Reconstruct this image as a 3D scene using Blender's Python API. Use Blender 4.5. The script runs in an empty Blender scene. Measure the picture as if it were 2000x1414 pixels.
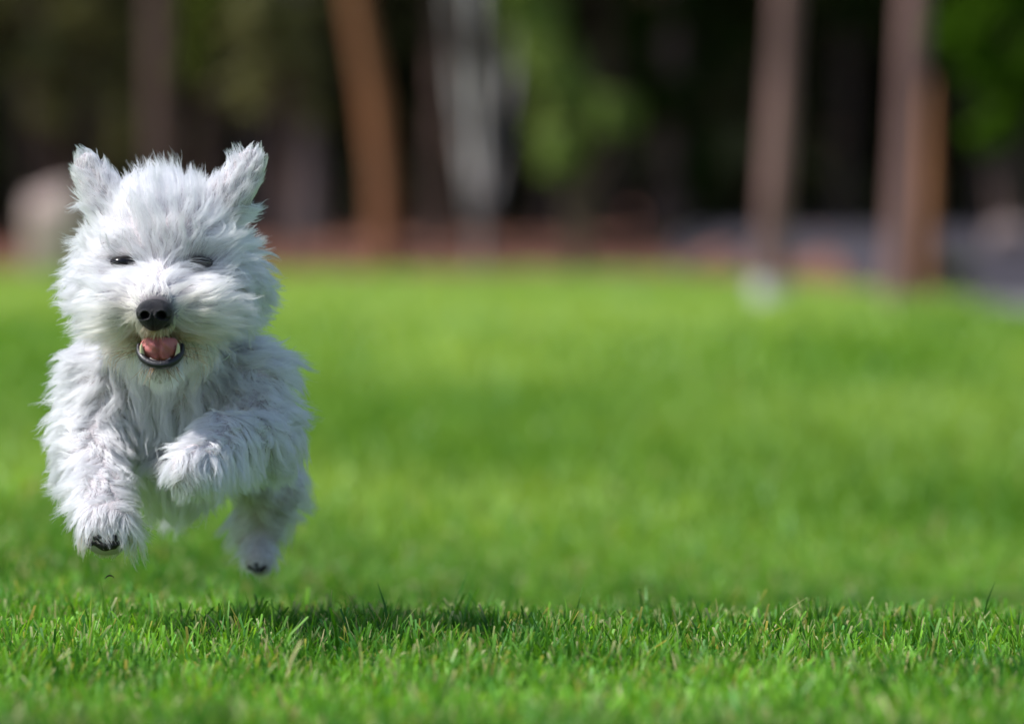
import bpy, bmesh, math, random
import numpy as np
from mathutils import Vector, Matrix
R = math.radians
rng = np.random.default_rng(7)
random.seed(7)

# ------------------------------------------------------------------ camera
FOC = 5.55                      # distance to the dog's face, metres
CAMZ = 0.405
FPX = 2000 * 200 / 36.0         # focal length in pixels of the 2000 px frame
HV = 420.0                      # horizon row
scene = bpy.context.scene
cd = bpy.data.cameras.new("camera"); cam = bpy.data.objects.new("camera", cd)
scene.collection.objects.link(cam); scene.camera = cam
cd.lens = 200; cd.sensor_width = 36; cd.clip_start = 0.05; cd.clip_end = 2000
cam.location = (0, 0, CAMZ)
cam.rotation_euler = (R(90) - math.atan((707 - HV) / FPX), 0, 0)
cd.dof.use_dof = True; cd.dof.focus_distance = FOC + 0.02; cd.dof.aperture_fstop = 3.7
cd.dof.aperture_blades = 0

# ------------------------------------------------------------------ light
SUN_AZ_VEC = Vector((-0.56, -0.18, 0.80)).normalized()   # towards the sun
elev = math.asin(SUN_AZ_VEC.z)
w = bpy.data.worlds.new("World"); scene.world = w; w.use_nodes = True
nt = w.node_tree; nt.nodes.clear()
sky = nt.nodes.new("ShaderNodeTexSky"); sky.sky_type = 'NISHITA'; sky.sun_disc = False
sky.sun_elevation = elev
sky.sun_rotation = math.atan2(SUN_AZ_VEC.x, SUN_AZ_VEC.y)
bg = nt.nodes.new("ShaderNodeBackground"); bg.inputs[1].default_value = 0.13
wo = nt.nodes.new("ShaderNodeOutputWorld")
nt.links.new(sky.outputs[0], bg.inputs[0]); nt.links.new(bg.outputs[0], wo.inputs[0])
sl = bpy.data.lights.new("sun", 'SUN'); sl.energy = 4.8; sl.angle = R(0.6); sl.color = (1.0, 0.975, 0.94)
so = bpy.data.objects.new("sun", sl); scene.collection.objects.link(so)
so.rotation_euler = SUN_AZ_VEC.to_track_quat('Z', 'Y').to_euler()
so.location = (-10, -5, 20)
scene.view_settings.view_transform = 'Standard'; scene.view_settings.look = 'None'
scene.view_settings.exposure = 0.25; scene.view_settings.gamma = 1.0
try:
    scene.cycles_curves.shape = 'RIBBONS'
except Exception:
    pass
scene.cycles.max_bounces = 10
scene.cycles.use_denoising = True

# ------------------------------------------------------------------ helpers
def P(u, v, dy=0.0):
    """point seen at photo pixel (u,v), dy metres behind the dog's face"""
    y = FOC + dy
    return np.array([(u - 1000) / FPX * y, y, CAMZ - (v - HV) / FPX * y])

def PY(u, v, y):
    return P(u, v, y - FOC)

def mk_mesh(name, V, F, mat=None, smooth=True, parent=None, col=None, k=4):
    me = bpy.data.meshes.new(name)
    V = np.asarray(V, dtype=np.float32); F = np.asarray(F, dtype=np.int32)
    k = F.shape[1]
    me.vertices.add(len(V)); me.vertices.foreach_set("co", V.ravel())
    me.loops.add(F.size); me.loops.foreach_set("vertex_index", F.ravel())
    me.polygons.add(len(F))
    me.polygons.foreach_set("loop_start", np.arange(0, F.size, k, dtype=np.int32))
    me.polygons.foreach_set("loop_total", np.full(len(F), k, dtype=np.int32))
    me.update(calc_edges=True)
    me.polygons.foreach_set("use_smooth", np.full(len(F), smooth, dtype=bool))
    if col is not None:
        a = me.color_attributes.new("tint", 'FLOAT_COLOR', 'POINT')
        c = np.ones((len(V), 4), np.float32); c[:, :3] = col
        a.data.foreach_set("color", c.ravel())
    me.validate()
    o = bpy.data.objects.new(name, me); scene.collection.objects.link(o)
    if mat: me.materials.append(mat)
    if parent is not None: o.parent = parent; o.matrix_parent_inverse = Matrix.Translation(-Vector(parent.location))
    return o

def tag(o, label=None, cat=None, group=None, kind=None):
    if label: o["label"] = label
    if cat: o["category"] = cat
    if group: o["group"] = group
    if kind: o["kind"] = kind
    return o

def empty(name, loc):
    o = bpy.data.objects.new(name, None); scene.collection.objects.link(o)
    o.location = loc; o.empty_display_size = 0.05
    return o

def mat_new(name):
    m = bpy.data.materials.new(name); m.use_nodes = True
    m.node_tree.nodes.clear()
    return m, m.node_tree

def noise_mat(name, c1, c2, scale=5.0, rough=0.8, bump=0.0, bscale=30.0, spec=0.3, stretch=(1, 1, 1), c3=None):
    m, t = mat_new(name); N = t.nodes; L = t.links
    out = N.new("ShaderNodeOutputMaterial"); b = N.new("ShaderNodeBsdfPrincipled")
    tc = N.new("ShaderNodeNewGeometry"); mp = N.new("ShaderNodeMapping"); mp.inputs['Scale'].default_value = stretch
    n = N.new("ShaderNodeTexNoise"); n.inputs['Scale'].default_value = scale; n.inputs['Detail'].default_value = 5
    r = N.new("ShaderNodeValToRGB"); e = r.color_ramp.elements
    e[0].position = .35; e[1].position = .65; e[0].color = (*c1, 1); e[1].color = (*c2, 1)
    if c3:
        e[1].position = .50; x = e.new(.58); x.color = (*c3, 1)
    L.new(tc.outputs['Position'], mp.inputs[0]); L.new(mp.outputs[0], n.inputs['Vector'])
    L.new(n.outputs[0], r.inputs[0]); L.new(r.outputs[0], b.inputs['Base Color'])
    b.inputs['Roughness'].default_value = rough; b.inputs['Specular IOR Level'].default_value = spec
    if bump > 0:
        n2 = N.new("ShaderNodeTexNoise"); n2.inputs['Scale'].default_value = bscale; n2.inputs['Detail'].default_value = 6
        bp = N.new("ShaderNodeBump"); bp.inputs['Strength'].default_value = 1.0; bp.inputs['Distance'].default_value = bump
        L.new(mp.outputs[0], n2.inputs['Vector']); L.new(n2.outputs[0], bp.inputs['Height']); L.new(bp.outputs[0], b.inputs['Normal'])
    L.new(b.outputs[0], out.inputs[0])
    return m

def leaf_mat(name, trans=0.45, rough=0.5, gloss=0.06, tmul=(1.2, 1.15, 0.5)):
    """two-sided leaf: colour from the 'tint' attribute, some light through"""
    m, t = mat_new(name); N = t.nodes; L = t.links
    out = N.new("ShaderNodeOutputMaterial"); at = N.new("ShaderNodeAttribute"); at.attribute_name = "tint"
    d = N.new("ShaderNodeBsdfDiffuse"); tr = N.new("ShaderNodeBsdfTranslucent"); g = N.new("ShaderNodeBsdfGlossy")
    g.inputs['Roughness'].default_value = rough; g.inputs['Color'].default_value = (1, 1, 1, 1)
    mul = N.new("ShaderNodeMix"); mul.data_type = 'RGBA'; mul.blend_type = 'MULTIPLY'; mul.inputs[0].default_value = 1
    mul.inputs[7].default_value = (*tmul, 1)
    L.new(at.outputs['Color'], d.inputs[0]); L.new(at.outputs['Color'], mul.inputs[6]); L.new(mul.outputs[2], tr.inputs[0])
    m1 = N.new("ShaderNodeMixShader"); m1.inputs[0].default_value = trans
    L.new(d.outputs[0], m1.inputs[1]); L.new(tr.outputs[0], m1.inputs[2])
    m2 = N.new("ShaderNodeMixShader"); m2.inputs[0].default_value = gloss
    L.new(m1.outputs[0], m2.inputs[1]); L.new(g.outputs[0], m2.inputs[2]); L.new(m2.outputs[0], out.inputs[0])
    return m

def sstep(a, b, x):
    t = np.clip((x - a) / (b - a), 0, 1); return t * t * (3 - 2 * t)

def vnoise(x, y, seed=0):
    """smooth value noise, vectorised"""
    xi = np.floor(x).astype(np.int64); yi = np.floor(y).astype(np.int64)
    fx = x - xi; fy = y - yi; fx = fx * fx * (3 - 2 * fx); fy = fy * fy * (3 - 2 * fy)
    def h(a, b):
        n = (a * 374761393 + b * 668265263 + seed * 982451653) & 0xFFFFFFFF
        n = ((n ^ (n >> 13)) * 1274126177) & 0xFFFFFFFF
        return ((n ^ (n >> 16)) & 0xFFFF) / 65535.0
    a = h(xi, yi) * (1 - fx) + h(xi + 1, yi) * fx
    b = h(xi, yi + 1) * (1 - fx) + h(xi + 1, yi + 1) * fx
    return a * (1 - fy) + b * fy

# ------------------------------------------------------------------ terrain
def H(x, y):
    x = np.asarray(x, float); y = np.asarray(y, float)
    amp = 0.035 + 0.085 * sstep(-0.45, 0.05, x / np.maximum(y, 1) * 5.8)
    dip = -amp * sstep(5.75, 7.2, y) * (1 - sstep(7.6, 15.0, y))
    und = 0.05 * (vnoise(x * 0.25 + 3, y * 0.16 + 1, 4) - .5) * sstep(9, 16, y) * (1 - sstep(30, 40, y))
    bank = 0.31 * sstep(0, 8.0, y - edge_y(x) - 1.0)
    added_hill = 22 * sstep(95, 150, y) + 12 * sstep(60, 140, np.abs(x))  # rising ground added behind the wood to block the sky
    small = 0.012 * (vnoise(x * 3.1, y * 2.3, 2) - .5) * (1 - sstep(8, 12, y))
    fore = 0.045 * (1 - sstep(3.4, 5.2, y)) - 0.033
    return dip + und + bank + added_hill + small + fore

def edge_y(x):
    """where the lawn ends (metres from the camera)"""
    x = np.asarray(x, float)
    return 41.0 - 12.5 * sstep(0.9, 2.4, x) - 1.5 * sstep(-3.5, -1, x)

def lawn_k(x, y):
    """0 = darker deep green turf, 1 = paler yellower turf"""
    ly = np.log(np.maximum(y, 0.5))
    a = vnoise(x * 1.1 + 7, ly * 7.0 + 2, 21); b = vnoise(x * 2.6 + ly * 3, ly * 17, 22); c = vnoise(x * 7, ly * 30, 23)
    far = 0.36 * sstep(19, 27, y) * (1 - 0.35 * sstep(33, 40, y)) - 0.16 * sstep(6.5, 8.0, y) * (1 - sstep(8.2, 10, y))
    return np.clip(0.52 + 1.15 * (a - .5) + 0.28 * (b - .5) + 0.08 * (c - .5) + far, 0, 1)
LAWN_A = np.array([0.112, 0.262, 0.012]); LAWN_B = np.array([0.322, 0.462, 0.092])

def sheet(name, x0, x1, ys, xs_n, mat, lift=0.0, ymask=None):
    ys = np.asarray(ys); xs = np.linspace(0, 1, xs_n)
    # x spacing denser near the middle
    xx = np.sign(xs * 2 - 1) * np.abs(xs * 2 - 1) ** 2.2
    X = np.where(xx < 0, -xx * x0, xx * x1)
    GX, GY = np.meshgrid(X, ys)
    GZ = H(GX, GY) + lift
    V = np.stack([GX.ravel(), GY.ravel(), GZ.ravel()], 1)
    n = xs_n; idx = np.arange(len(ys) * n).reshape(len(ys), n)
    F = np.stack([idx[:-1, :-1], idx[:-1, 1:], idx[1:, 1:], idx[1:, :-1]], -1).reshape(-1, 4)
    if ymask is not None:
        c = V[F].mean(1); F = F[ymask(c[:, 0], c[:, 1])]
    col = None
    if name == 'lawn':
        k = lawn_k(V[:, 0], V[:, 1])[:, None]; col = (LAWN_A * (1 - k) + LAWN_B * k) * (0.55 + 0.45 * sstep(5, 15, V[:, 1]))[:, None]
    return mk_mesh(name, V, F, mat, col=col)

def lawn_material():
    m, t = mat_new("lawn_turf"); N = t.nodes; L = t.links
    out = N.new("ShaderNodeOutputMaterial"); b = N.new("ShaderNodeBsdfPrincipled"); g = N.new("ShaderNodeNewGeometry")
    at = N.new("ShaderNodeAttribute"); at.attribute_name = "tint"
    mp = N.new("ShaderNodeMapping"); mp.inputs['Scale'].default_value = (1, .6, 1)
    n = N.new("ShaderNodeTexNoise"); n.inputs['Scale'].default_value = 14; n.inputs['Detail'].default_value = 6
    L.new(g.outputs['Position'], mp.inputs[0]); L.new(mp.outputs[0], n.inputs['Vector'])
    r2 = N.new("ShaderNodeValToRGB"); e = r2.color_ramp.elements
    e[0].position = .3; e[1].position = .7; e[0].color = (0.7, .7, .7, 1); e[1].color = (1.2, 1.2, 1.2, 1)
    mx = N.new("ShaderNodeMix"); mx.data_type = 'RGBA'; mx.blend_type = 'MULTIPLY'; mx.inputs[0].default_value = 1
    L.new(n.outputs[0], r2.inputs[0]); L.new(at.outputs['Color'], mx.inputs[6]); L.new(r2.outputs[0], mx.inputs[7]); L.new(mx.outputs[2], b.inputs['Base Color'])
    b.inputs['Roughness'].default_value = 0.9; b.inputs['Specular IOR Level'].default_value = 0.1
    L.new(b.outputs[0], out.inputs[0]); return m

M_lawn = lawn_material()
ys = np.concatenate([np.linspace(-3, 3.5, 8), np.linspace(3.7, 16, 160), np.linspace(16.2, 60, 170), np.linspace(62, 400, 60)])
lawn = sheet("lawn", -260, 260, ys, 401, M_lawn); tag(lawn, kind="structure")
M_soil = noise_mat("needle_litter", (0.10, 0.044, 0.030), (0.20, 0.085, 0.058), 2.5, 0.95, 0.02, 12)
ysf = np.concatenate([np.linspace(26, 60, 100), np.linspace(61, 395, 50)])
floor = sheet("forest_floor", -250, 250, ysf, 181, M_soil, 0.012,
              lambda x, y: y > edge_y(x) + 0.25 * np.sin(x * 2.3) + 0.2 * np.sin(x * 5.1))
tag(floor, kind="structure")
M_road = noise_mat("worn_asphalt", (0.028, 0.024, 0.032), (0.055, 0.048, 0.060), 3, 0.9, 0.004, 60)
def road_mask(x, y):
    return (x > 1.25 + 0.2 * np.sin(y)) & (y > edge_y(x) + 0.5) & (y < 60)
road = sheet("road", -250, 60, np.linspace(28, 60, 90), 241, M_road, 0.02, road_mask); tag(road, kind="structure")
M_path = noise_mat("pale_gravel", (0.15, 0.145, 0.14), (0.25, 0.24, 0.235), 6, 0.9, 0.01, 40)
def path_sheet():
    yy = np.linspace(22.0, 27.2, 30); V = []; F = []
    for i, y in enumerate(yy):
        xl = 2.0 + 0.36 * ((y - 24.6) / 2.6) ** 2; xr = 5.0
        for j in range(10):
            x = xl + (xr - xl) * j / 9; V.append((x, y, float(H(x, y)) + 0.028))
    for i in range(29):
        for j in range(9):
            a = i * 10 + j; F.append((a, a + 1, a + 11, a + 10))
    return mk_mesh("path", V, F, M_path)
tag(path_sheet(), kind="structure")

# ------------------------------------------------------------------ grass blades
M_grass = leaf_mat("grass_blade", 0.42, 0.5, 0.018, (1.3, 1.15, 0.4))
def blades(name, x, y, h, wd, seed, segs=3):
    r = np.random.default_rng(seed); n = len(x)
    z = H(x, y) - 0.002
    az = r.uniform(0, 2 * np.pi, n)                       # lean direction
    lean = np.clip(np.abs(r.normal(0.0, 0.42, n)), 0, 1.2)
    fa = r.uniform(0, 2 * np.pi, n)                       # facing of the blade's flat
    bend = r.uniform(0.0, 0.9, n)
    ld = np.stack([np.cos(az), np.sin(az)], 1)
    wdv = np.stack([np.cos(fa), np.sin(fa), np.zeros(n)], 1)
    V = np.zeros((n, (segs + 1) * 2, 3), np.float32)
    cur = np.stack([x, y, z], 1)
    cut = r.random(n) < 0.35                              # mown tips stay blunt
    C = np.zeros((n, (segs + 1) * 2, 3), np.float32)
    mid = vnoise(x * 9, y * 7, 5)
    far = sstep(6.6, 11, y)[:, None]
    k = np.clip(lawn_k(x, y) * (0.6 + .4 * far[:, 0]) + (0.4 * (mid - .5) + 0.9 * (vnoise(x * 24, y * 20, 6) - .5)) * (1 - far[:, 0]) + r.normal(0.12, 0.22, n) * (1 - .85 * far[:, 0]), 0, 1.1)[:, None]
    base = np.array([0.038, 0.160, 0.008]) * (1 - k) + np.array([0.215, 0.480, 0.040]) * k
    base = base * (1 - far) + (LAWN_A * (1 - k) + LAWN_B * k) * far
    blu = (r.random(n) < 0.10)[:, None]; base = np.where(blu, base * np.array([0.8, 0.95, 2.2]) , base)
    dry = (r.random(n) < 0.04 * (1 - .8 * far[:, 0]))[:, None]; base = np.where(dry, np.array([0.42, 0.38, 0.17]), base)
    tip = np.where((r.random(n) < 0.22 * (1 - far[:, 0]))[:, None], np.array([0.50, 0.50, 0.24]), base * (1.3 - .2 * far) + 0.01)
    for s in range(segs + 1):
        t = s / segs
        a = lean * (0.45 + 0.55 * t) + bend * t * t * 0.7
        if s > 0:
            stp = h / segs
            cur = cur + np.stack([ld[:, 0] * np.sin(a) * stp, ld[:, 1] * np.sin(a) * stp, np.cos(a) * stp], 1)
        wt = np.where(cut, 1 - 0.35 * t, 1 - 0.9 * t ** 1.6) * (0.8 + 0.2 * (t > 0))
        V[:, 2 * s] = cur - wdv * (wd * wt / 2)[:, None]; V[:, 2 * s + 1] = cur + wdv * (wd * wt / 2)[:, None]
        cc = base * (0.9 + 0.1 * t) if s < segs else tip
        C[:, 2 * s] = cc; C[:, 2 * s + 1] = cc
    m = (segs + 1) * 2
    b0 = (np.arange(n) * m)[:, None, None]
    q = np.array([[2 * s, 2 * s + 1, 2 * s + 3, 2 * s + 2] for s in range(segs)])[None]
    F = (b0 + q).reshape(-1, 4)
    return V.reshape(-1, 3), F, C.reshape(-1, 3)

def scatter(y0, y1, dens, seed, margin=1.3, extra=0.5):
    r = np.random.default_rng(seed)
    wmax = (0.09 * y1 * margin + extra) * 2
    n = int(dens * wmax * (y1 - y0))
    x = r.uniform(-wmax / 2, wmax / 2, n); y = r.uniform(y0, y1, n)
    k = np.abs(x) < 0.09 * y * margin + extra
    return x[k], y[k]
parts = []
for (y0, y1, dens, hh, ww, sd) in [(3.3, 4.9, 12000, .034, .0044, 1), (4.9, 6.9, 20000, .034, .0037, 2), (6.9, 9.0, 12000, .032, .005, 3),
                               (9.0, 15.0, 2600, .040, .010, 4), (15, 42, 380, .055, .026, 5)]:
    x, y = scatter(y0, y1, dens, sd)
    k = (y < edge_y(x) - 0.3) & ~((y > 22) & (y < 27.2) & (x > 2.0 + 0.36 * ((y - 24.6) / 2.6) ** 2)); x = x[k]; y = y[k]
    # tufts: pull some blades together
    r = np.random.default_rng(sd + 50)
    hv = hh * r.uniform(0.55, 1.25, len(x)) * (0.62 + 0.8 * vnoise(x * 22, y * 18, 3))
    tall = r.random(len(x)) < 0.02
    hv = np.where(tall, hv * r.uniform(1.25, 1.65, len(x)), hv)
    wv = ww * r.uniform(0.6, 1.3, len(x))
    parts.append(blades("g", x, y, hv, wv, sd + 10))
# coarser turf to either side of the finely bladed strip
for (y0, y1, xw, dens, hh, ww, sd) in [(3.3, 10, 3.6, 1600, .032, .012, 71), (10, 42, 7.5, 380, .05, .026, 72)]:
    r = np.random.default_rng(sd); n = int(dens * 2 * xw * (y1 - y0)); x = r.uniform(-xw, xw, n); y = r.uniform(y0, y1, n)
    k = (np.abs(x) > 0.117 * y + 0.45) & (y < edge_y(x) - 0.3) & ~((y > 22) & (y < 27.2) & (x > 2.0 + 0.36 * ((y - 24.6) / 2.6) ** 2))
    x = x[k]; y = y[k]
    parts.append(blades("g", x, y, hh * r.uniform(.55, 1.25, len(x)), ww * r.uniform(.6, 1.3, len(x)), sd, 2))
# a few tall loose blades that stand out above the crest
tx = np.array([PY(u, 1200, 5.7)[0] for u in (1050, 1605, 690, 150, 840, 570, 910, 1380, 1950, 1800, 720)])
parts.append(blades("g", tx, np.full(len(tx), 5.66) + rng.uniform(-.1, .1, len(tx)), rng.uniform(.045, .06, len(tx)), np.full(len(tx), .0032), 99))
Vs, Fs, Cs, off = [], [], [], 0
for V, F, C in parts:
    Vs.append(V); Fs.append(F + off); Cs.append(C); off += len(V)
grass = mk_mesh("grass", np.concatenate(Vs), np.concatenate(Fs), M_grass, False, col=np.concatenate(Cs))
tag(grass, kind="stuff")

# ------------------------------------------------------------------ trees
def tube(pts, rad, seg=16, rough=0.0, seed=0, cap=True):
    pts = np.asarray(pts, float); rad = np.asarray(rad, float); n = len(pts)
    r = np.random.default_rng(seed)
    V = []; F = []
    tang = np.gradient(pts, axis=0); tang /= np.linalg.norm(tang, axis=1)[:, None] + 1e-9
    ref = np.array([0, 1.0, 0]) if abs(tang[0][1]) < 0.8 else np.array([1.0, 0, 0])
    ang = np.linspace(0, 2 * np.pi, seg, endpoint=False)
    for i in range(n):
        a = np.cross(tang[i], ref); a /= np.linalg.norm(a); b = np.cross(tang[i], a)
        rr = rad[i] * (1 + rough * r.normal(0, 1, seg))
        V.append(pts[i] + (np.cos(ang) * rr)[:, None] * a + (np.sin(ang) * rr)[:, None] * b)
    V = np.concatenate(V)
    for i in range(n - 1):
        for j in range(seg):
            k = (j + 1) % seg; F.append((i * seg + j, i * seg + k, (i + 1) * seg + k, (i + 1) * seg + j))
    if cap:
        V = np.concatenate([V, pts[:1], pts[-1:]]); c0 = len(V) - 2; c1 = len(V) - 1
        for j in range(seg):
            k = (j + 1) % seg; F.append((c0, k, j, j)); F.append((c1, (n - 1) * seg + j, (n - 1) * seg + k, (n - 1) * seg + k))
    return V, np.array(F)

def join(parts):
    Vs, Fs, off = [], [], 0
    for V, F in parts:
        Vs.append(np.asarray(V)); Fs.append(np.asarray(F) + off); off += len(V)
    return np.concatenate(Vs), np.concatenate(Fs)

def fixtri(o):
    """merge the doubled corners of the cap triangles"""
    bm = bmesh.new(); bm.from_mesh(o.data); bmesh.ops.remove_doubles(bm, verts=bm.verts, dist=1e-6)
    bmesh.ops.recalc_face_normals(bm, faces=bm.faces)
    bm.to_mesh(o.data); bm.free()

def cards(C, size, seed, cols, flat=0.0):
    """leaf-sized pointed faces at centres C"""
    r = np.random.default_rng(seed); n = len(C)
    a = r.normal(0, 1, (n, 3)); a /= np.linalg.norm(a, axis=1)[:, None]
    b = r.normal(0, 1, (n, 3)); b -= a * (a * b).sum(1)[:, None]; b /= np.linalg.norm(b, axis=1)[:, None]
    s = (size * r.uniform(0.6, 1.4, n))[:, None]
    V = np.stack([C - a * s, C - a * s * 0.1 + b * s * 0.42, C + a * s, C - a * s * 0.1 - b * s * 0.42], 1).reshape(-1, 3)
    F = np.arange(4 * n).reshape(n, 4)
    cols = np.asarray(cols); k = r.random(n)[:, None]
    col = cols[0] * (1 - k) + cols[1] * k
    return V, F, np.repeat(col, 4, axis=0)

def clump_pts(n, c, rad, r, clumps=14):
    """points gathered in sub-clumps of an ellipsoid, uneven outline"""
    cc = r.normal(0, 1, (clumps, 3)); cc /= np.linalg.norm(cc, axis=1)[:, None]
    cc *= (r.uniform(0.15, 0.95, clumps) ** 0.6)[:, None]
    sz = r.uniform(0.18, 0.42, clumps)
    k = r.integers(0, clumps, n); g = r.normal(0, 1, (n, 3)); g /= np.linalg.norm(g, axis=1)[:, None]
    g *= (r.random(n) ** 0.5)[:, None]
    return np.asarray(c) + (cc[k] + g * sz[k][:, None]) * np.asarray(rad)

M_leaf = leaf_mat("tree_leaf", 0.35, 0.7, 0.0, (1.2, 1.15, 0.5))
M_pink = noise_mat("pinkish_bark", (0.12, 0.066, 0.066), (0.25, 0.140, 0.135), 6, 0.9, 0.02, 14, stretch=(1, 1, .25))
M_orange = noise_mat("orange_bark", (0.09, 0.045, 0.028), (0.33, 0.135, 0.06), 1.3, 0.9, 0.02, 14, stretch=(1, 1, .3))
M_brown = noise_mat("brown_bark", (0.045, 0.028, 0.022), (0.13, 0.080, 0.068), 5, 0.9, 0.02, 14, stretch=(1, 1, .3))
M_birch = noise_mat("birch_bark", (0.07, 0.06, 0.055), (0.22, 0.20, 0.19), 2.5, 0.85, 0.01, 14, c3=(0.42, 0.40, 0.38))  # palest patches also paint a bright highlight into the mottled bark
M_white = noise_mat("whitewashed_bark", (0.30, 0.30, 0.29), (0.5, 0.5, 0.49), 8, 0.9, 0.02, 14)
M_grey = noise_mat("grey_bark", (0.045, 0.035, 0.038), (0.12, 0.095, 0.10), 5, 0.9, 0.02, 14, stretch=(1, 1, .3))

def tree(name, label, cat, y, u_base, v_base, u_top, width_px, mat, height=9.0, crown=True, seed=1, group=None,
         crown_base=4.6, fork=None, cols=((0.03, 0.06, 0.012), (0.07, 0.11, 0.02)), base_band=None, u_mid=None, taper=.55):
    b = PY(u_base, v_base, y); zt = PY(0, 0, y)[2]
    gz = float(H(b[0], y))
    top_x = PY(u_top, 0, y)[0]
    slope = (top_x - b[0]) / (zt - gz)
    root = empty(name, (b[0], y, gz)); tag(root, label, cat, group)
    r = np.random.default_rng(seed); rad = width_px / 2 / FPX * y
    zs = np.concatenate([[-0.15, 0.0, 0.12, 0.35], np.linspace(0.7, height, 16 if height > 2 else 5)])
    px = []
    mx = (PY(u_mid, 0, y)[0] - (b[0] + top_x) / 2) if u_mid else 0
    for z in zs:
        f = min(max(z / (zt - gz), 0), 1)
        px.append((b[0] + slope * z * (1 if z < 3 else 3 / z + (1 - 3 / z) * .4) + mx * 4 * f * (1 - f), y + 0.02 * math.sin(z * 1.3 + seed), gz + z))
    rr = rad * (1 - (1 - taper) * np.clip(zs / height, 0, 1)) * (1 + 0.45 * np.exp(-np.clip(zs, 0, 9) * 5))
    rr[-1] *= 0.4
    parts = [tube(px, rr, 18, 0.035, seed)]
    for i in range(9 if crown else 0):                  # limbs
        z0 = crown_base - 0.6 + (height - crown_base) * i / 9; p0 = np.array(px[0]); p0 = np.array([np.interp(z0, zs, [q[0] for q in px]), y, gz + z0])
        a = r.uniform(0, 2 * np.pi); L = r.uniform(1.0, 2.0) * (1 - 0.4 * i / 9)
        d = np.array([math.cos(a), math.sin(a), r.uniform(.2, .7)])
        parts.append(tube([p0 + d * L * t + np.array([0, 0, .2 * t * t]) for t in (0, .35, .7, 1)], [rad * .35, rad * .25, rad * .16, rad * .06], 7, 0, seed))
    if fork:
        parts += fork
    V, F = join(parts)
    tr = mk_mesh("trunk", V, F, mat, True, root); fixtri(tr)
    if base_band:
        zb = np.linspace(0.0, base_band, 6)
        bx = [(np.interp(z, zs, [q[0] for q in px]), y, gz + z - 0.02) for z in zb]
        V, F = tube(bx, np.interp(zb, zs, rr) + 0.006, 18, 0.01, seed)
        o = mk_mesh("painted_band", V, F, M_white, True, root); fixtri(o); o["label"] = "pale whitewashed band at the foot of the trunk"
    if crown:
        C = [clump_pts(1500, (px[-1][0] * .6 + b[0] * .4, y, gz + (crown_base + height) / 2 + .4), (1.9, 1.9, (height - crown_base) / 2 + .5), r, 22)]
        V, F, col = cards(np.concatenate(C), 0.16, seed, cols)
        mk_mesh("crown", V, F, M_leaf, False, root, col=col)
    return root

# near right pair
tree("pine_tree", "slim straight pinkish trunk with a pale whitewashed foot on the lawn edge", "tree", 26.0, 1500, 588, 1533, 52, M_pink, seed=3, base_band=0.16)
tree("pine_tree", "thick pinkish brown trunk right of the whitewashed-foot trunk, nearest the right edge", "tree", 26.6, 1757, 588, 1783, 58, M_pink, seed=4)
tree("tree_stump", "tapering orange brown broken trunk just behind the thick pinkish trunk", "stump", 29.5, 1808, 560, 1816, 44, M_orange, 1.15, seed=5, crown=False, taper=.3)
# left group at the far edge of the lawn
tree("pine_tree", "bright orange trunk leaning to the left behind the lawn", "tree", 41.5, 748, 492, 690, 52, M_orange, seed=6, u_mid=738)
tree("pine_tree", "brown and pale pink trunk rising behind the dog's head", "tree", 43.0, 318, 480, 312, 58, M_brown, seed=7)
tree("pine_tree", "dim grey trunk just right of the dog's right-hand ear", "tree", 47.0, 512, 470, 505, 48, M_grey, seed=8)
tree("pine_tree", "grey purple trunk between the dog and the orange trunk", "tree", 46.0, 612, 465, 596, 56, M_grey, seed=9)
tree("pine_tree", "thin brown trunk between the orange trunk and the pale birch", "tree", 45.0, 852, 465, 862, 34, M_brown, seed=10)
def birch_fork():
    y = 43.0; ps = []
    p0 = PY(938, 440, y); ps.append(tube([p0, PY(972, 330, y), PY(990, 200, y + .2), PY(1000, 40, y + .3), PY(1005, -300, y + .3)], [.042, .036, .03, .028, .02], 10, .03, 4))
    ps.append(tube([PY(930, 430, y), PY(912, 300, y), PY(893, 150, y), PY(880, -20, y), PY(872, -300, y)], [.042, .036, .03, .028, .02], 10, .03, 5))
    return ps
tree("birch_tree", "pale forked birch with mottled white bark", "tree", 43.0, 940, 478, 932, 22, M_birch, seed=11, fork=birch_fork(),
     cols=((0.05, 0.10, 0.015), (0.12, 0.18, 0.03)))
tree("pine_tree", "dim dark stump-like trunk in the shade left of the whitewashed-foot trunk", "tree", 45.0, 1305, 470, 1312, 62, M_brown, seed=12)
tree("pine_tree", "narrow shaded olive brown trunk left of the bright green sapling", "tree", 48.0, 1075, 455, 1070, 50, M_brown, seed=13)
for i, (u, yy, wpx) in enumerate([(60, 50, 50), (190, 52, 44), (430, 54, 48), (1200, 56, 46), (1640, 54, 34), (1930, 50, 46)]):
    b = PY(u, 0, yy)[0]
    tree("pine_tree", ["shaded trunk at the far left of the wood", "shaded trunk behind the dog's left-hand ear", "shaded trunk behind the dog's forehead",
         "shaded trunk behind the bright green sapling", "shaded trunk between the two pinkish trunks", "shaded trunk in the wood at the far right"][i],
         "tree", yy, u, 450, u + (-1) ** i * 12, wpx, M_brown, seed=20 + i, group="dark trunks inside the wood")

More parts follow.
